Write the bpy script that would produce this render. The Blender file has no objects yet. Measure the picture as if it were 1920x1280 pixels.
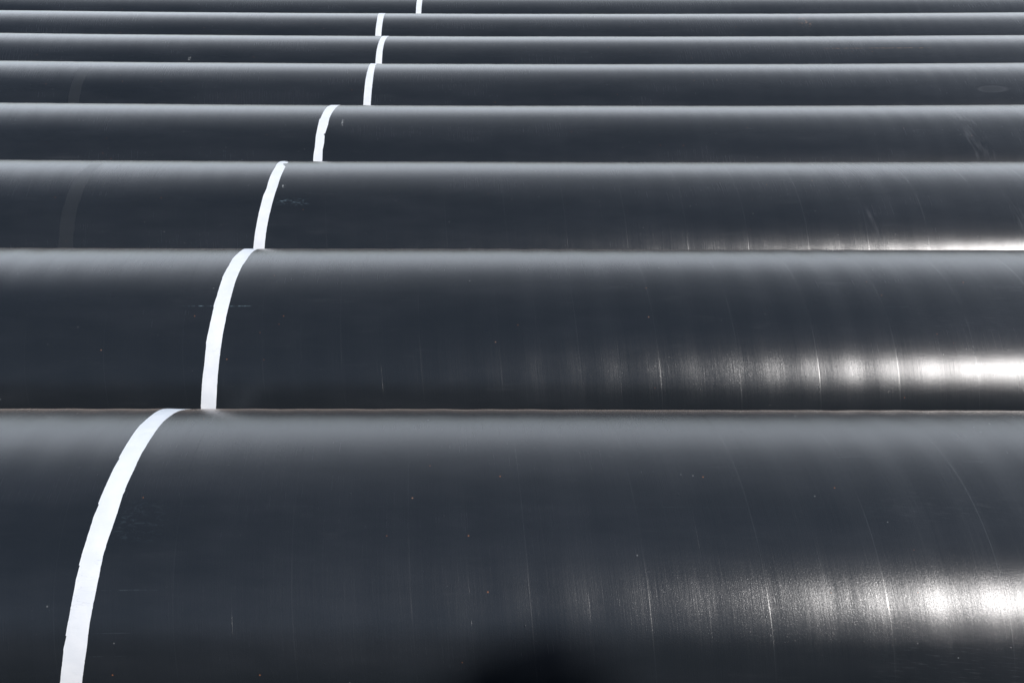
import bpy, math
import numpy as np

sc = bpy.context.scene
COL = sc.collection
R = 0.61                 # outer radius of every pipe, metres (48 inch pipe)
PITCH = 0.546 * R        # axial pitch of the spiral-wound coating

# ------------------------------------------------------------------ camera
cam_d = bpy.data.cameras.new("camera")
cam = bpy.data.objects.new("camera", cam_d)
COL.objects.link(cam)
sc.camera = cam
cam_d.sensor_width = 36.0
cam_d.lens = 1468.5 / 1920.0 * 36.0
cam_d.clip_start = 0.05
cam_d.clip_end = 2000.0
cam.location = (0.0, 0.0, 3.62057 * R)
cam.rotation_mode = 'XYZ'
cam.rotation_euler = (math.pi / 2 - 0.56282, 0.0, 0.0)
_m = cam.rotation_euler.to_matrix()
from mathutils import Matrix
_m = _m @ Matrix.Rotation(math.radians(0.12), 3, 'Z')
cam.rotation_euler = _m.to_euler('XYZ')

# ------------------------------------------------------------------ light
CLOUD_COLOR = (21.2, 22.0, 23.2)
CLOUD_RAMP = [(0.0, 0.25), (0.12, 0.55), (0.26, 1.0), (0.44, 0.95), (0.62, 0.38), (0.92, 0.10)]
SUN_EL, SUN_AZ = 30.2, 136.2          # azimuth clockwise from +Y
world = bpy.data.worlds.new("World")
sc.world = world
world.use_nodes = True
wt = world.node_tree
bg = wt.nodes['Background']
sky = wt.nodes.new('ShaderNodeTexSky')
sky.sky_type = 'NISHITA'
sky.sun_disc = False
sky.sun_elevation = math.radians(SUN_EL)
sky.sun_rotation = math.radians(SUN_AZ)
sky.dust_density = 1.0
sky.air_density = 1.0
bg.inputs['Strength'].default_value = 0.09
# bright thin cloud over the half of the sky the camera faces, clear blue behind it
tc = wt.nodes.new('ShaderNodeTexCoord')
sep = wt.nodes.new('ShaderNodeSeparateXYZ')
wt.links.new(tc.outputs['Generated'], sep.inputs[0])
wn = wt.nodes.new('ShaderNodeTexNoise')
wn.inputs['Scale'].default_value = 2.6
wn.inputs['Detail'].default_value = 5.0
wmap = wt.nodes.new('ShaderNodeMapping')
wmap.inputs['Scale'].default_value = (1, 1, 3.0)
wt.links.new(tc.outputs['Generated'], wmap.inputs['Vector'])
wt.links.new(wmap.outputs[0], wn.inputs['Vector'])
wm = wt.nodes.new('ShaderNodeMath'); wm.operation = 'MULTIPLY_ADD'
wt.links.new(wn.outputs['Fac'], wm.inputs[0])
wm.inputs[1].default_value = -0.10
wt.links.new(sep.outputs['Z'], wm.inputs[2])
ramp = wt.nodes.new('ShaderNodeValToRGB')
ramp.color_ramp.interpolation = 'EASE'
pts = CLOUD_RAMP
els = ramp.color_ramp.elements
els[0].position = pts[0][0]; els[1].position = pts[-1][0]
for p_, v_ in pts[1:-1]:
    els.new(p_)
for e_, (p_, v_) in zip(ramp.color_ramp.elements, pts):
    e_.color = (v_, v_, v_, 1)
wt.links.new(wm.outputs[0], ramp.inputs[0])
fm = wt.nodes.new('ShaderNodeMapRange'); fm.interpolation_type = 'SMOOTHSTEP'
fm.inputs['From Min'].default_value = -0.15; fm.inputs['From Max'].default_value = 0.50
fx = wt.nodes.new('ShaderNodeMath'); fx.operation = 'MULTIPLY_ADD'
wt.links.new(sep.outputs['X'], fx.inputs[0]); fx.inputs[1].default_value = 0.5
wt.links.new(sep.outputs['Y'], fx.inputs[2])
wt.links.new(fx.outputs[0], fm.inputs['Value'])
cm = wt.nodes.new('ShaderNodeMath'); cm.operation = 'MULTIPLY'
wt.links.new(ramp.outputs[0], cm.inputs[0]); wt.links.new(fm.outputs[0], cm.inputs[1])
cc = wt.nodes.new('ShaderNodeVectorMath'); cc.operation = 'SCALE'
cc.inputs[0].default_value = CLOUD_COLOR
wt.links.new(cm.outputs[0], cc.inputs['Scale'])
ca = wt.nodes.new('ShaderNodeVectorMath'); ca.operation = 'ADD'
wt.links.new(cc.outputs[0], ca.inputs[0]); wt.links.new(sky.outputs[0], ca.inputs[1])
wt.links.new(ca.outputs[0], bg.inputs['Color'])

sun_d = bpy.data.lights.new("sun", 'SUN')
sun_d.energy = 3.7
sun_d.angle = math.radians(0.53)
sun_d.color = (1.0, 0.968, 0.95)
sun = bpy.data.objects.new("sun", sun_d)
COL.objects.link(sun)
from mathutils import Vector
el, az = math.radians(SUN_EL), math.radians(SUN_AZ)
sdir = Vector((math.sin(az) * math.cos(el), math.cos(az) * math.cos(el), math.sin(el)))
sun.rotation_euler = sdir.to_track_quat('Z', 'Y').to_euler()
sun.location = sdir * 40

vs = sc.view_settings
vs.view_transform = 'Standard'
vs.look = 'None'
vs.gamma = 1.0
vs.use_curve_mapping = False
vs.exposure = 0.05
sc.cycles.max_bounces = 8
sc.cycles.use_denoising = True


# ------------------------------------------------------------------ node helpers
class G:
    """small helper for node graphs"""
    def __init__(self, name):
        self.mat = bpy.data.materials.new(name)
        self.mat.use_nodes = True
        self.nt = self.mat.node_tree
        self.bsdf = self.nt.nodes['Principled BSDF']

    def n(self, kind, **kw):
        x = self.nt.nodes.new(kind)
        for k, v in kw.items():
            setattr(x, k, v)
        return x

    def put(self, sock, v):
        if v is None:
            return
        if isinstance(v, (int, float)):
            sock.default_value = v
        elif isinstance(v, tuple):
            sock.default_value = v
        else:
            self.nt.links.new(v, sock)

    def m(self, op, a, b=None, c=None, clamp=False):
        x = self.n('ShaderNodeMath', operation=op, use_clamp=clamp)
        self.put(x.inputs[0], a); self.put(x.inputs[1], b)
        if c is not None:
            self.put(x.inputs[2], c)
        return x.outputs[0]

    def mr(self, v, a, b, c=0.0, d=1.0, smooth=True):
        x = self.n('ShaderNodeMapRange', interpolation_type='SMOOTHSTEP' if smooth else 'LINEAR')
        self.put(x.inputs['Value'], v)
        x.inputs['From Min'].default_value = a; x.inputs['From Max'].default_value = b
        x.inputs['To Min'].default_value = c; x.inputs['To Max'].default_value = d
        return x.outputs[0]

    def xyz(self, x, y, z=0.0):
        c = self.n('ShaderNodeCombineXYZ')
        self.put(c.inputs[0], x); self.put(c.inputs[1], y); self.put(c.inputs[2], z)
        return c.outputs[0]

    def noise(self, vec, scale, detail=3.0, rough=0.5, dist=0.0):
        x = self.n('ShaderNodeTexNoise')
        self.put(x.inputs['Vector'], vec)
        x.inputs['Scale'].default_value = scale
        x.inputs['Detail'].default_value = detail
        x.inputs['Roughness'].default_value = rough
        x.inputs['Distortion'].default_value = dist
        return x.outputs['Fac']

    def mix(self, f, a, b):
        x = self.n('ShaderNodeMixRGB')
        self.put(x.inputs[0], f); self.put(x.inputs[1], a); self.put(x.inputs[2], b)
        return x.outputs[0]


def box_mask(g, u, v, u0, u1, v0, v1, su, sv):
    a = g.mr(u, u0 - su, u0 + su); b = g.mr(u, u1 - su, u1 + su, 1, 0)
    c = g.mr(v, v0 - sv, v0 + sv); d = g.mr(v, v1 - sv, v1 + sv, 1, 0)
    return g.m('MULTIPLY', g.m('MULTIPLY', a, b), g.m('MULTIPLY', c, d))


def th(deg):
    """angle round the pipe in degrees -> arc length in metres (the V of the uv map)"""
    return math.radians(deg) * R


# scratches and stains: (kind, axial0, axial1, angle0, angle1)  axial in radii, angle in degrees
MARKS = {
    0: [('smear', -1.88, -1.66, 60, 71), ('line', -1.93, -1.55, 47.0, 1.0), ('line', -1.94, -1.6, 36.2, 0.5),
        ('line', -2.0, -1.7, 30.2, 0.5), ('scuff', 1.75, 2.5, 66, 73), ('scuff', 1.7, 3.2, 22, 36), ('line', -1.9, 3, 69.5, .22)],
    1: [('scratch', -2.35, -1.74, 62.3, 1.0), ('line', 2.6, 2.9, 62.5, .7), ('line', 3.3, 3.5, 62.3, .8), ('scuff', 2.8, 3.6, 50, 60)],
    2: [('smear', -2.17, -1.90, 57, 60.5), ('chip', -2.15, -2.12, 69, 71), ('band', -4.11, -3.98, 20, 96), ('wipe', 3.25, 3.36, 38, 55),
        ('wipe', 4.6, 4.8, 30, 60)],
    3: [('chip', -1.965, -1.945, 66, 73), ('wipe', 5.1, 5.35, 40, 90)],
    4: [('band', -6.03, -5.88, 20, 80), ('ring', 6.35, 6.75, 51.5, 58)],
    5: [('chip', -5.10, -5.06, 50, 53.5), ('rust', 4.9, 6.7, 66.3, 0.6)],
    6: [('rustspot', 5.2, 5.42, 62, 80)],
}


def coating_material(i, phase):
    g = G("polyethylene_coating_%d" % i)
    uv = g.n('ShaderNodeUVMap', uv_map='UVMap').outputs[0]
    s = g.n('ShaderNodeSeparateXYZ'); g.put(s.inputs[0], uv)
    u, v = s.outputs[0], s.outputs[1]
    off = 13.7 * (i + 3)
    uo = g.m('ADD', u, off)
    hx = g.m('ADD', g.m('DIVIDE', u, PITCH), g.m('DIVIDE', v, 2 * math.pi * R))
    hx = g.m('ADD', hx, -phase + 200.0)
    fr = g.m('FRACT', hx)
    # distance from the nearest seam, metres
    d = g.m('MULTIPLY', g.m('MINIMUM', fr, g.m('SUBTRACT', 1.0, fr)), PITCH)
    seam_id = g.m('FLOOR', g.m('ADD', hx, 0.5))
    vary = g.noise(g.xyz(seam_id, g.m('MULTIPLY', v, 4.0), off), 1.0, 2.0)
    seam = g.m('MULTIPLY', g.mr(d, 0.0006, 0.0030, 1, 0), g.mr(vary, 0.40, 0.66, 0.05, 1.0))
    # streaks following the spiral: coordinate along the wrap and across it
    across = g.m('MULTIPLY', hx, PITCH)
    st1 = g.noise(g.xyz(g.m('MULTIPLY', across, 160.0), g.m('MULTIPLY', v, 5.0), off), 1.0, 3.0, 0.6)
    st2 = g.noise(g.xyz(g.m('MULTIPLY', across, 26.0), g.m('MULTIPLY', v, 1.3), off), 1.0, 2.0, 0.5)
    peel = g.noise(g.xyz(uo, v), 190.0, 3.0, 0.6)
    grit = g.noise(g.xyz(uo, v, 4.0), 75.0, 1.0, 0.5)
    grit = g.mr(grit, 0.74, 0.84)
    fine = g.noise(g.xyz(uo, v, 9.0), 620.0, 1.0, 0.5)
    st0 = g.noise(g.xyz(g.m('MULTIPLY', across, 720.0), g.m('MULTIPLY', v, 9.0), off + 3.0), 1.0, 1.0, 0.5)
    height = g.m('MULTIPLY', st1, 0.00012)
    height = g.m('ADD', height, g.m('MULTIPLY', fine, 0.00023))
    height = g.m('ADD', height, g.m('MULTIPLY', st0, 0.00017))
    height = g.m('ADD', height, g.m('MULTIPLY', st2, 0.00045))
    height = g.m('ADD', height, g.m('MULTIPLY', peel, 0.00018))
    height = g.m('ADD', height, g.m('MULTIPLY', grit, 0.00035))
    height = g.m('SUBTRACT', height, g.m('MULTIPLY', seam, 0.00002))
    # slight step of the overlap beside every seam
    STEP = 0.00038 if i < 3 else 0.00016
    sv = g.mr(vary, 0.38, 0.58, 0.25, 1.0)
    height = g.m('ADD', height, g.m('MULTIPLY', sv, g.m('ADD', g.m('MULTIPLY', g.mr(fr, 0.0, 0.014), -STEP),
                                                        g.mr(fr, 0.014, 1.0, 0.0, STEP, smooth=False))))
    bump = g.n('ShaderNodeBump')
    bump.inputs['Strength'].default_value = 1.0
    bump.inputs['Distance'].default_value = 1.0
    g.put(bump.inputs['Height'], height)
    # thin film of pale dust, patchy; dust grains; rust-coloured grains
    dust = g.noise(g.xyz(g.m('MULTIPLY', uo, 0.6), g.m('MULTIPLY', v, 2.2), off), 1.6, 6.0, 0.6)
    wisps = g.noise(g.xyz(g.m('MULTIPLY', uo, 2.0), g.m('MULTIPLY', v, 14.0), off), 1.4, 5.0, 0.62)
    base = g.mix(g.mr(dust, 0.35, 0.72, 0.0, 1.0), (0.0132, 0.0165, 0.0205, 1), (0.0200, 0.0235, 0.0285, 1))
    base = g.mix(g.mr(wisps, 0.60, 0.82, 0.0, 0.10), base, (0.11, 0.115, 0.12, 1))
    g1 = g.n('ShaderNodeTexVoronoi'); g.put(g1.inputs['Vector'], g.xyz(uo, v, 1.0)); g1.inputs['Scale'].default_value = 26.0
    sp = g.mr(g1.outputs['Distance'], 0.045, 0.075, 1, 0)
    sel = g.n('ShaderNodeSeparateColor'); g.put(sel.inputs[0], g1.outputs['Color'])
    sp_w = g.m('MULTIPLY', sp, g.m('GREATER_THAN', sel.outputs[0], 0.88))
    sp_o = g.m('MULTIPLY', sp, g.m('GREATER_THAN', sel.outputs[1], 0.93))
    base = g.mix(g.m('MULTIPLY', sp_w, 0.35), base, (0.30, 0.31, 0.31, 1))
    base = g.mix(g.m('MULTIPLY', sp_o, 0.55), base, (0.36, 0.14, 0.06, 1))
    rough = g.mr(dust, 0.3, 0.7, 0.21, 0.245)
    rough = g.m('ADD', rough, g.m('MULTIPLY', g.mr(st1, 0.35, 0.7), 0.04))
    for k in MARKS.get(i, []):
        kind = k[0]
        u0, u1 = k[1] * R, k[2] * R
        if kind in ('line', 'scratch', 'rust'):
            v0 = th(k[3]); w = 0.0011 * (k[4] if kind != 'rust' else 3.2)
            wob = g.m('MULTIPLY', g.m('SUBTRACT', g.noise(g.xyz(uo, 0.0), 6.0, 3.0), 0.5), 0.006 if kind != 'rust' else 0.02)
            dist = g.m('ABSOLUTE', g.m('SUBTRACT', g.m('ADD', v, wob), v0))
            a = g.mr(dist, w * 0.4, w * 1.6, 1, 0)
            brk = g.mr(g.noise(g.xyz(g.m('MULTIPLY', uo, 1.0), g.m('MULTIPLY', v, 2.0)), 28.0, 4.0, 0.7), 0.42, 0.62)
            span = g.m('MULTIPLY', g.mr(u, u0, u0 + 0.08), g.mr(u, u1 - 0.12, u1, 1, 0))
            a = g.m('MULTIPLY', g.m('MULTIPLY', a, brk), span)
            if kind == 'line':
                base = g.mix(g.m('MULTIPLY', a, 0.20), base, (0.14, 0.18, 0.20, 1))
            elif kind == 'scratch':
                base = g.mix(g.m('MULTIPLY', a, 0.6), base, (0.28, 0.40, 0.46, 1))
            else:
                base = g.mix(g.m('MULTIPLY', a, 0.6), base, (0.20, 0.11, 0.06, 1))
        elif kind == 'smear':
            msk = box_mask(g, u, v, u0, u1, th(k[3]), th(k[4]), 0.035, 0.014)
            nn = g.noise(g.xyz(g.m('MULTIPLY', uo, 1.0), g.m('MULTIPLY', v, 2.6)), 34.0, 6.0, 0.72, 1.2)
            a = g.m('MULTIPLY', msk, g.mr(nn, 0.50, 0.70))
            base = g.mix(g.m('MULTIPLY', a, 0.50 if i == 2 else 0.06), base, (0.24, 0.34, 0.40, 1))
        elif kind == 'chip':
            msk = box_mask(g, u, v, u0, u1, th(k[3]), th(k[4]), 0.004, 0.005)
            nn = g.noise(g.xyz(uo, v), 95.0, 3.0, 0.6)
            a = g.m('MULTIPLY', msk, g.mr(nn, 0.5, 0.6))
            base = g.mix(g.m('MULTIPLY', a, 0.45), base, (0.6, 0.62, 0.62, 1))
        elif kind == 'band':
            msk = box_mask(g, u, v, u0, u1, th(k[3]), th(k[4]), 0.008, 0.03)
            base = g.mix(g.m('MULTIPLY', msk, 0.16), base, (0.05, 0.053, 0.055, 1))
            rough = g.m('ADD', rough, g.m('MULTIPLY', msk, 0.07))
        elif kind == 'wipe':
            sl = g.m('ADD', u, g.m('MULTIPLY', v, 0.25))
            sh = 0.25 * th(0.5 * (k[3] + k[4]))
            msk = box_mask(g, sl, v, u0 + sh, u1 + sh, th(k[3]), th(k[4]), 0.02, 0.06)
            nn = g.noise(g.xyz(g.m('MULTIPLY', sl, 5.0), v), 7.0, 4.0, 0.6)
            a = g.m('MULTIPLY', msk, g.mr(nn, 0.45, 0.7))
            base = g.mix(g.m('MULTIPLY', a, 0.22), base, (0.14, 0.145, 0.155, 1))
        elif kind == 'scuff':
            msk = box_mask(g, u, v, u0, u1, th(k[3]), th(k[4]), 0.12, 0.04)
            nn = g.noise(g.xyz(g.m('MULTIPLY', g.m('ADD', uo, v), 0.10), g.m('SUBTRACT', v, g.m('MULTIPLY', u, -0.08))), 190.0, 4.0, 0.7)
            a = g.m('MULTIPLY', msk, g.mr(nn, 0.52, 0.75))
            base = g.mix(g.m('MULTIPLY', a, 0.16), base, (0.15, 0.155, 0.165, 1))
        elif kind == 'ring':
            cu, cv = 0.5 * (u0 + u1), th(0.5 * (k[3] + k[4]))
            ru, rv = 0.5 * (u1 - u0), th(0.5 * (k[4] - k[3]))
            wob = g.m('MULTIPLY', g.m('SUBTRACT', g.noise(g.xyz(uo, v), 9.0, 2.0), 0.5), 0.35)
            a1 = g.m('DIVIDE', g.m('SUBTRACT', u, cu), ru); a2 = g.m('DIVIDE', g.m('SUBTRACT', v, cv), rv)
            rr = g.m('ADD', g.m('SQRT', g.m('ADD', g.m('MULTIPLY', a1, a1), g.m('MULTIPLY', a2, a2))), wob)
            edge = g.mr(g.m('ABSOLUTE', g.m('SUBTRACT', rr, 0.95)), 0.04, 0.22, 1, 0)
            fill = g.mr(rr, 0.8, 1.05, 1, 0)
            base = g.mix(g.m('ADD', g.m('MULTIPLY', edge, 0.08), g.m('MULTIPLY', fill, 0.08)), base, (0.16, 0.165, 0.175, 1))
        elif kind == 'rustspot':
            msk = box_mask(g, u, v, u0, u1, th(k[3]), th(k[4]), 0.04, 0.03)
            nn = g.noise(g.xyz(uo, v), 30.0, 4.0, 0.7)
            a = g.m('MULTIPLY', msk, g.mr(nn, 0.52, 0.66))
            base = g.mix(g.m('MULTIPLY', a, 0.5), base, (0.26, 0.14, 0.08, 1))
    g.put(g.bsdf.inputs['Base Color'], base)
    g.put(g.bsdf.inputs['Roughness'], rough)
    g.put(g.bsdf.inputs['Normal'], bump.outputs[0])
    g.bsdf.inputs['IOR'].default_value = 1.5
    g.bsdf.inputs['Sheen Weight'].default_value = 0.10
    g.bsdf.inputs['Sheen Roughness'].default_value = 0.22
    g.bsdf.inputs['Sheen Tint'].default_value = (1.0, 0.84, 0.74, 1)
    g.bsdf.inputs['Anisotropic'].default_value = 0.28
    tg = g.n('ShaderNodeTangent', direction_type='UV_MAP', uv_map='UVMap')
    g.put(g.bsdf.inputs['Tangent'], tg.outputs[0])
    g.bsdf.inputs['Anisotropic Rotation'].default_value = ANISO_ROT
    return g.mat


ANISO_ROT = 0.0


def tape_material():
    g = G("white_tape")
    uv = g.n('ShaderNodeUVMap', uv_map='UVMap').outputs[0]
    s = g.n('ShaderNodeSeparateXYZ'); g.put(s.inputs[0], uv)
    u, v = s.outputs[0], s.outputs[1]
    cloudy = g.noise(g.xyz(u, v), 14.0, 4.0, 0.6)
    col = g.mix(g.mr(cloudy, 0.35, 0.7), (0.70, 0.73, 0.765, 1), (0.765, 0.785, 0.81, 1))
    # fine wrinkles lying across the band
    vw = g.m('ADD', v, g.m('MULTIPLY', g.m('MULTIPLY', u, u), 0.0))
    cr = g.noise(g.xyz(g.m('MULTIPLY', u, 5.0), g.m('MULTIPLY', vw, 26.0)), 1.0, 4.0, 0.6)
    line = g.mr(g.m('ABSOLUTE', g.m('SUBTRACT', cr, 0.5)), 0.0, 0.006, 1, 0)
    patch = g.mr(g.noise(g.xyz(u, v, 7.0), 5.0, 2.0), 0.5, 0.65)
    line = g.m('MULTIPLY', line, patch)
    col = g.mix(g.m('MULTIPLY', line, 0.30), col, (0.30, 0.32, 0.35, 1))
    g.put(g.bsdf.inputs['Base Color'], col)
    g.bsdf.inputs['Roughness'].default_value = 0.55
    b = g.n('ShaderNodeBump'); b.inputs['Strength'].default_value = 1.0; b.inputs['Distance'].default_value = 1.0
    g.put(b.inputs['Height'], g.m('MULTIPLY', cr, 0.0012))
    g.put(g.bsdf.inputs['Normal'], b.outputs[0])
    return g.mat


def steel_material():
    g = G("bare_steel")
    tcn = g.n('ShaderNodeTexCoord').outputs['Object']
    nn = g.noise(tcn, 9.0, 6.0, 0.65)
    g.put(g.bsdf.inputs['Base Color'], g.mix(g.mr(nn, 0.35, 0.7), (0.16, 0.155, 0.15, 1), (0.20, 0.10, 0.055, 1)))
    g.bsdf.inputs['Roughness'].default_value = 0.55
    g.bsdf.inputs['Metallic'].default_value = 0.4
    return g.mat


def ground_material():
    g = G("sandy_gravel")
    tcn = g.n('ShaderNodeTexCoord').outputs['Object']
    a = g.noise(tcn, 0.35, 6.0, 0.6); b = g.noise(tcn, 30.0, 5.0, 0.7)
    c = g.mix(g.mr(a, 0.35, 0.65), (0.25, 0.20, 0.145, 1), (0.34, 0.29, 0.225, 1))
    c = g.mix(g.mr(b, 0.4, 0.7, 0, 0.45), c, (0.15, 0.125, 0.10, 1))
    g.put(g.bsdf.inputs['Base Color'], c)
    g.bsdf.inputs['Roughness'].default_value = 0.95
    bm_ = g.n('ShaderNodeBump'); bm_.inputs['Strength'].default_value = 0.8; bm_.inputs['Distance'].default_value = 0.03
    g.put(bm_.inputs['Height'], b)
    g.put(g.bsdf.inputs['Normal'], bm_.outputs[0])
    return g.mat


# ------------------------------------------------------------------ mesh helpers
def make_mesh(name, verts, faces, uvs=None, mat_idx=None, mats=(), smooth=True):
    me = bpy.data.meshes.new(name)
    nv, nf = len(verts), len(faces)
    me.vertices.add(nv)
    me.vertices.foreach_set('co', np.asarray(verts, np.float32).ravel())
    me.loops.add(nf * 4)
    me.loops.foreach_set('vertex_index', np.asarray(faces, np.int32).ravel())
    me.polygons.add(nf)
    me.polygons.foreach_set('loop_start', np.arange(0, nf * 4, 4, dtype=np.int32))
    me.polygons.foreach_set('loop_total', np.full(nf, 4, np.int32))
    if mat_idx is not None:
        me.polygons.foreach_set('material_index', np.asarray(mat_idx, np.int32))
    me.update(calc_edges=True)
    if uvs is not None:
        lay = me.uv_layers.new(name='UVMap')
        lay.data.foreach_set('uv', np.asarray(uvs, np.float32).ravel())
    if smooth:
        me.polygons.foreach_set('use_smooth', np.ones(nf, bool))
    for m_ in mats:
        me.materials.append(m_)
    me.validate()
    return me


def link(name, me, parent=None):
    o = bpy.data.objects.new(name, me)
    COL.objects.link(o)
    if parent is not None:
        o.parent = parent
    return o


HALF = 9.0          # half length of a pipe, metres
WALL = 0.03


def wobble(x, t, i, phase):
    """radius change from the wound coating: two shallow swells per wrap"""
    h = x / PITCH + t / (2 * math.pi) - phase
    rng = np.random.RandomState(40 + i)
    a = rng.uniform(0, 6.28, 8)
    slow = (np.sin(x * 1.9 + a[0] + 0.4 * np.sin(t + a[1])) + 0.7 * np.sin(x * 3.3 + a[2] - t)) * 0.00045
    amp = (0.00052 if i < 2 or i >= 20 else 0.00028) * (1 + 0.35 * np.sin(h * 1.7 + a[3]) + 0.25 * np.sin(h * 0.61 + a[4]))
    swell = amp * (np.cos(4 * math.pi * (h - 0.30)) + 0.55 * np.cos(2 * math.pi * (h - 0.12)))
    return slow + swell


def pipe_mesh(i, phase, sag, dx, nt):
    nx = int(round(2 * HALF / dx)) + 1
    xs = np.linspace(-HALF, HALF, nx)
    # seam of the uv map sits underneath (-90 degrees)
    ts = np.linspace(-math.pi / 2, 1.5 * math.pi, nt + 1)
    X, T = np.meshgrid(xs, ts[:-1], indexing='ij')
    # pitch winding has to close: the wobble uses the helix, blended under the pipe
    rad = R + wobble(X, T, i, phase) * np.clip((np.pi - np.abs(T - math.pi / 2)) / 0.5, 0, 1)
    zc = sag * X * X
    V = np.stack([X, -rad * np.cos(T), rad * np.sin(T) + zc], -1).reshape(-1, 3)
    ii, jj = np.meshgrid(np.arange(nx - 1), np.arange(nt), indexing='ij')
    ii = ii.ravel(); jj = jj.ravel(); jn = (jj + 1) % nt
    F = np.stack([ii * nt + jj, ii * nt + jn, (ii + 1) * nt + jn, (ii + 1) * nt + jj], -1)
    u0 = xs[ii]; u1 = xs[ii + 1]; v0 = ts[jj] * R; v1 = ts[jj + 1] * R
    UV = np.stack([np.stack([u0, v0], -1), np.stack([u0, v1], -1), np.stack([u1, v1], -1), np.stack([u1, v0], -1)], 1)
    MI = np.zeros(len(F), int)
    # bore and end faces
    nb = 25
    xb = np.linspace(-HALF, HALF, nb)
    Xb, Tb = np.meshgrid(xb, ts[:-1], indexing='ij')
    ri = R - WALL
    Vb = np.stack([Xb, -ri * np.cos(Tb), ri * np.sin(Tb) + sag * Xb * Xb], -1).reshape(-1, 3)
    b0 = len(V)
    ii, jj = np.meshgrid(np.arange(nb - 1), np.arange(nt), indexing='ij')
    ii = ii.ravel(); jj = jj.ravel(); jn = (jj + 1) % nt
    Fb = np.stack([b0 + ii * nt + jj, b0 + (ii + 1) * nt + jj, b0 + (ii + 1) * nt + jn, b0 + ii * nt + jn], -1)
    j = np.arange(nt); jn = (j + 1) % nt
    e0 = np.stack([j, b0 + j, b0 + jn, jn], -1)
    lo, lb = (nx - 1) * nt, b0 + (nb - 1) * nt
    e1 = np.stack([lo + j, lo + jn, lb + jn, lb + j], -1)
    Fx = np.concatenate([Fb, e0, e1])
    UVx = np.zeros((len(Fx), 4, 2))
    # outward facing
    return (np.concatenate([V, Vb]), np.concatenate([F, Fx])[:, ::-1], np.concatenate([UV, UVx])[:, ::-1],
            np.concatenate([MI, np.ones(len(Fx), int)]))


def tape_mesh(i, phase, sag, edges, lift=0.0006):
    L, Q = edges
    def ext(e):
        e = sorted(e)                                   # by angle
        a = [p[0] for p in e]; x = [p[1] for p in e]
        x = np.array(x) * R
        a = np.array(a)
        lo, hi = x[0], x[-1]
        rs = np.random.RandomState(90 + i)
        at = np.concatenate([[-89.0, -40, 0.0], a, [160, 200, 269.0]])
        xt = np.concatenate([[lo - 0.008, lo - 0.006, lo - 0.002], x, [hi + 0.001, hi - 0.004, hi - 0.008]])
        k = np.argsort(at, kind='stable')
        return at[k], xt[k]
    la, lx = ext(L); qa, qx = ext(Q)
    ang = np.unique(np.round(np.concatenate([la, qa, np.arange(-89, 269.01, 0.8)]), 3))
    xl = np.interp(ang, la, lx); xr = np.interp(ang, qa, qx)
    nc = 7
    t = np.radians(ang)[:, None]
    fr = np.linspace(0, 1, nc)[None, :]
    X = xl[:, None] * (1 - fr) + xr[:, None] * fr
    # tiny ragged edge
    rs = np.random.RandomState(5 + i)
    X[:, 0] += rs.normal(0, 0.00025, len(ang)); X[:, -1] += rs.normal(0, 0.00025, len(ang))
    T = np.broadcast_to(t, X.shape)
    def shell(off):
        rad = R + off + wobble(X, T, i, phase)
        return np.stack([X, -rad * np.cos(T), rad * np.sin(T) + sag * X * X], -1).reshape(-1, 3)
    V = np.concatenate([shell(lift), shell(lift), shell(0.0001)])
    na = len(ang)
    aa, cc = np.meshgrid(np.arange(na - 1), np.arange(nc - 1), indexing='ij')
    aa = aa.ravel(); cc = cc.ravel()
    F = np.stack([aa * nc + cc, (aa + 1) * nc + cc, (aa + 1) * nc + cc + 1, aa * nc + cc + 1], -1)
    o1, o2 = na * nc, 2 * na * nc
    a = np.arange(na - 1)
    S1 = np.stack([o1 + a * nc, o2 + a * nc, o2 + (a + 1) * nc, o1 + (a + 1) * nc], -1)
    S2 = np.stack([o1 + a * nc + nc - 1, o1 + (a + 1) * nc + nc - 1, o2 + (a + 1) * nc + nc - 1, o2 + a * nc + nc - 1], -1)
    F = np.concatenate([F, S1, S2])
    P = np.stack([X.ravel(), (T * R).ravel()], -1); P = np.concatenate([P, P, P])
    F = F[:, ::-1]
    return V, F, P[F]


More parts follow.
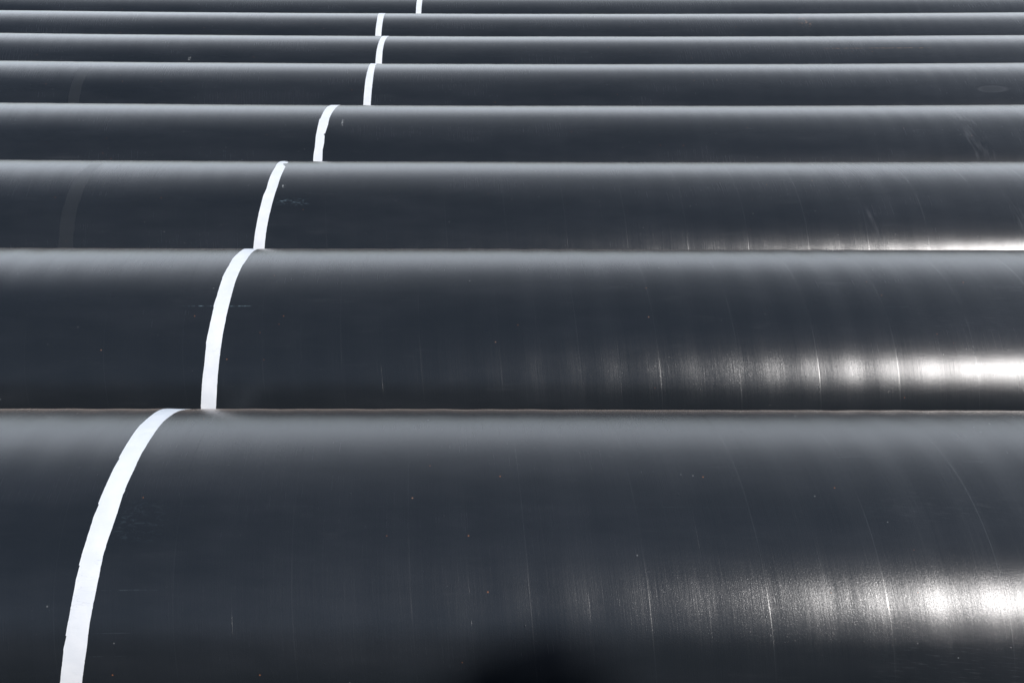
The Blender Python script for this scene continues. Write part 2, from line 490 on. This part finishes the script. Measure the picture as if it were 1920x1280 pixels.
TAPE_EDGES = [
    ([(123.64, -2.0399), (117.06, -2.0261), (110.72, -2.0128), (105.47, -2.0073), (102.39, -2.0083), (97.34, -2.0022), (92.86, -1.9966), (85.75, -1.9922), (85.66, -1.9873), (82.23, -1.9896), (76.87, -1.9892), (70.06, -1.9931), (69.93, -1.9878), (66.33, -1.9934), (62.82, -1.994), (58.73, -1.9982), (53.31, -2.0058), (53.22, -2.0012), (50.22, -2.007), (47.08, -2.0086), (41.16, -2.0172), (35.6, -2.0301), (35.46, -2.0264), (32.27, -2.0383), (29.0, -2.0442), (22.78, -2.0621)],
     [(123.89, -1.9179), (118.17, -1.9167), (111.48, -1.9096), (105.5, -1.9067), (96.87, -1.8956), (90.29, -1.8913), (88.6, -1.8922), (81.05, -1.8871), (74.91, -1.8906), (74.2, -1.8881), (73.0, -1.8908), (67.44, -1.888), (63.29, -1.891), (58.74, -1.8993), (58.06, -1.8988), (55.71, -1.9028), (50.51, -1.904), (47.09, -1.9079), (42.58, -1.915), (38.34, -1.9235), (31.97, -1.9331), (28.09, -1.9446), (22.79, -1.9618)]),
    ([(112.05, -2.1237), (106.14, -2.1084), (99.28, -2.102), (93.39, -2.1041), (86.62, -2.0971), (81.43, -2.0998), (77.6, -2.1014), (76.92, -2.0983), (73.05, -2.0973), (67.61, -2.0958), (62.14, -2.101), (61.63, -2.0978), (56.14, -2.0999), (53.21, -2.1027), (46.33, -2.1121), (44.21, -2.1099), (37.33, -2.1144), (34.37, -2.1207), (29.34, -2.1299), (26.68, -2.1334), (19.99, -2.1444)],
     [(112.28, -2.0126), (108.54, -2.0086), (102.29, -2.0045), (94.64, -1.9961), (88.59, -1.9944), (87.83, -1.9985), (82.22, -1.9974), (76.47, -1.9975), (69.52, -1.9945), (62.67, -1.9953), (57.08, -1.9989), (55.85, -1.9987), (50.69, -2.0033), (45.73, -2.0073), (39.72, -2.0132), (34.09, -2.0202), (29.65, -2.0254), (25.5, -2.0311), (20.0, -2.041)]),
    ([(104.08, -2.3091), (98.46, -2.3054), (89.01, -2.2887), (77.71, -2.2905), (68.19, -2.2865), (62.47, -2.3018), (58.26, -2.3054), (48.26, -2.321), (44.74, -2.3266), (39.59, -2.3359), (32.58, -2.346)],
     [(104.14, -2.2658), (101.58, -2.2145), (98.36, -2.2117), (96.39, -2.2492), (90.65, -2.195), (84.65, -2.1903), (77.74, -2.1898), (70.09, -2.1893), (61.4, -2.2004), (53.83, -2.2118), (46.95, -2.2253), (40.43, -2.2359), (32.59, -2.2455)]),
    ([(99.71, -2.1953), (93.43, -2.204), (85.8, -2.2094), (73.68, -2.2187), (73.12, -2.2282), (69.14, -2.2272), (61.42, -2.2283), (56.87, -2.2319), (49.35, -2.229), (42.45, -2.2396), (38.6, -2.24)],
     [(99.83, -2.0879), (92.69, -2.0922), (85.84, -2.1016), (77.36, -2.1137), (73.33, -2.1178), (67.53, -2.1153), (59.59, -2.1291), (58.42, -2.1469), (57.32, -2.1328), (51.39, -2.1305), (46.63, -2.1402), (38.61, -2.1387)]),
    ([(98.34, -2.0339), (80.79, -2.0222), (64.45, -2.0224), (55.47, -2.0216), (40.41, -2.0244)],
     [(98.47, -1.9464), (78.2, -1.929), (64.47, -1.9212), (54.13, -1.9216), (40.42, -1.9252)]),
    ([(94.8, -2.1293), (78.15, -2.1414), (60.32, -2.1531), (47.7, -2.1536)],
     [(94.9, -2.0337), (78.18, -2.0516), (62.15, -2.0571), (47.71, -2.0531)]),
    ([(94.58, -2.4844), (71.53, -2.4642), (47.85, -2.4634)],
     [(94.72, -2.3689), (71.56, -2.3557), (47.86, -2.3563)]),
    ([(76.77, -1.957), (50.64, -1.9523)],
     [(76.8, -1.8457), (50.66, -1.8459)]),
]

# ------------------------------------------------------------------ setting
M_TAPE = tape_material()
M_STEEL = steel_material()
M_GROUND = ground_material()

gs = 600.0
n = 60
gx = np.linspace(-gs, gs, n + 1)
GX, GY = np.meshgrid(gx, gx, indexing='ij')
rg = np.random.RandomState(2)
GZ = np.full_like(GX, -R)
gv = np.stack([GX, GY, GZ], -1).reshape(-1, 3)
a, b = np.meshgrid(np.arange(n), np.arange(n), indexing='ij'); a = a.ravel(); b = b.ravel()
gf = np.stack([a * (n + 1) + b, (a + 1) * (n + 1) + b, (a + 1) * (n + 1) + b + 1, a * (n + 1) + b + 1], -1)
ground = link('ground', make_mesh('ground', gv, gf, mats=[M_GROUND]))
ground['kind'] = 'structure'
ground['label'] = 'sandy ground hidden beneath the row of pipes'

# ------------------------------------------------------------------ pipes
GROUP = "black coated pipes lying side by side"
# (distance in radii, helix phase, sag 1/m, label)
DIST = [3.11495828, 5.25950774, 7.29257861, 9.30704215, 11.45684929, 13.39488225, 15.45901488, 17.50569555]
# helix phase from a seam seen at (axial position in radii, angle)
SEAM = [(0.0939, 37.13), (-0.069, 30.1), (2.14, 33.48), (0.31, 40), (0.12, 40), (0.44, 40), (0.2, 40), (0.37, 40)]
SAG = [-1.0e-4, 0.5e-4, 4.4e-4, 6.4e-4, 6.0e-4, 5.4e-4, 4.9e-4, 4.6e-4]
LABELS = [
    "nearest black coated pipe, filling the bottom, white tape near its left end",
    "second black pipe from the front, a long thin scratch beside its white tape",
    "third black pipe from the front, its white tape torn at the crest",
    "fourth black pipe from the front, its white tape nicked on the right side",
    "fifth black pipe from the front, a faint oval dried mark towards its right end",
    "sixth black pipe from the front, a thin rusty streak towards its right end",
    "seventh black pipe from the front, second from the back, small rusty spots towards the right",
    "farthest black pipe along the top edge, its white tape farther right than on the others",
]
for i in range(8):
    ax, an = SEAM[i]
    phase = ax * R / PITCH + math.radians(an) / (2 * math.pi)
    mat = coating_material(i, phase)
    dx = [0.018, 0.02, 0.024, 0.03, 0.036, 0.04, 0.04, 0.04][i]
    V, F, UV, MI = pipe_mesh(i, phase, SAG[i] / R, dx, [288, 256, 224, 200, 176, 160, 160, 160][i])
    o = link('coated_pipe', make_mesh('coated_pipe', V, F, UV, MI, (mat, M_STEEL)))
    o.location = (0, DIST[i] * R, 0)
    o['label'] = LABELS[i]; o['category'] = 'pipe'; o['group'] = GROUP
    tv, tf, tuv = tape_mesh(i, phase, SAG[i] / R, TAPE_EDGES[i])
    tp = link('tape_band', make_mesh('tape_band', tv, tf, tuv, None, (M_TAPE,)), o)
    if i == 2:
        tp['label'] = 'white tape band torn at the crest of the pipe'

# the row goes on towards and beneath the viewer: these two are only seen mirrored in the nearest pipe
mat = coating_material(20, 0.3)
for k, (dd, lab) in enumerate([(1.065, "black pipe just below the photo's lower edge, mirrored in the nearest pipe"),
                               (-0.985, "black pipe behind the viewpoint, two rows before the nearest pipe in view")]):
    V, F, UV, MI = pipe_mesh(20 + k, 0.3, 0.0, 0.06, 192)
    o = link('coated_pipe', make_mesh('coated_pipe', V, F, UV, MI, (mat, M_STEEL)))
    o.location = (0, dd * R, 0)
    o['label'] = lab; o['category'] = 'pipe'; o['group'] = GROUP

# ------------------------------------------------------------------ added shadow caster behind the viewpoint, shaped as a mast
# It stands 15 m away towards the sun; its head is added only to throw the soft dark patch on the nearest pipe.
import bmesh
def bm_obj(name, bm, mat, parent=None, smooth=False):
    me = bpy.data.meshes.new(name); bm.to_mesh(me); bm.free()
    me.materials.append(mat)
    if smooth:
        for q in me.polygons:
            q.use_smooth = True
    return link(name, me, parent)
def add_box(bm, c, s, bev=0.0):
    r_ = bmesh.ops.create_cube(bm, size=1.0)
    for v in r_['verts']:
        v.co = Vector((c[0] + v.co.x * s[0], c[1] + v.co.y * s[1], c[2] + v.co.z * s[2]))
    if bev:
        es = list({e for v in r_['verts'] for e in v.link_edges})
        bmesh.ops.bevel(bm, geom=es, offset=bev, segments=2, affect='EDGES')
g = G("galvanised_steel")
gc = g.n('ShaderNodeTexCoord').outputs['Object']
g.put(g.bsdf.inputs['Base Color'], g.mix(g.noise(gc, 6.0, 5.0), (0.30, 0.31, 0.32, 1), (0.42, 0.43, 0.44, 1)))
g.bsdf.inputs['Metallic'].default_value = 0.6; g.bsdf.inputs['Roughness'].default_value = 0.5
M_GALV = g.mat
g = G("caster_glass"); g.bsdf.inputs['Base Color'].default_value = (0.25, 0.27, 0.28, 1)
g.bsdf.inputs['Roughness'].default_value = 0.1
M_GLASS = g.mat
SHADOW_SPOT = Vector((0.025, 1.35, 0.075))
DIST_HEAD = 18.0
hp = SHADOW_SPOT + sdir * DIST_HEAD
mast = bpy.data.objects.new('shadow_caster', None); COL.objects.link(mast)  # made-up mast, out of view, put in for its shadow
mast.location = (hp.x, hp.y, -R)
mast.rotation_euler = (0, 0, -math.radians(SUN_AZ))          # local Y points at the sun's bearing
H_ = hp.z + R
mast['label'] = "added mast-shaped shadow caster, unseen far behind the viewpoint, shading the nearest pipe"
mast['category'] = 'floodlight mast'
bm = bmesh.new()
bmesh.ops.create_cone(bm, cap_ends=True, segments=24, radius1=0.10, radius2=0.05, depth=H_,
                      matrix=Matrix.Translation((0, 0, H_ / 2)))
bm_obj('pole', bm, M_GALV, mast, True)
bm = bmesh.new(); add_box(bm, (0, 0, 0.02), (0.45, 0.45, 0.04), 0.004); bm_obj('base_plate', bm, M_GALV, mast)
bm = bmesh.new(); add_box(bm, (0, -0.09, H_ + 0.02), (0.40, 0.06, 0.07), 0.005); bm_obj('crossarm', bm, M_GALV, mast)
bm = bmesh.new(); add_box(bm, (0, -0.20, H_ - 0.06), (0.30, 0.14, 0.42), 0.02); lh = bm_obj('caster_head', bm, M_GALV, mast)
bm = bmesh.new(); add_box(bm, (0, -0.2735, H_ - 0.06), (0.25, 0.006, 0.36)); bm_obj('lens', bm, M_GLASS, lh)  # glass pane on the added shadow caster, gives no light
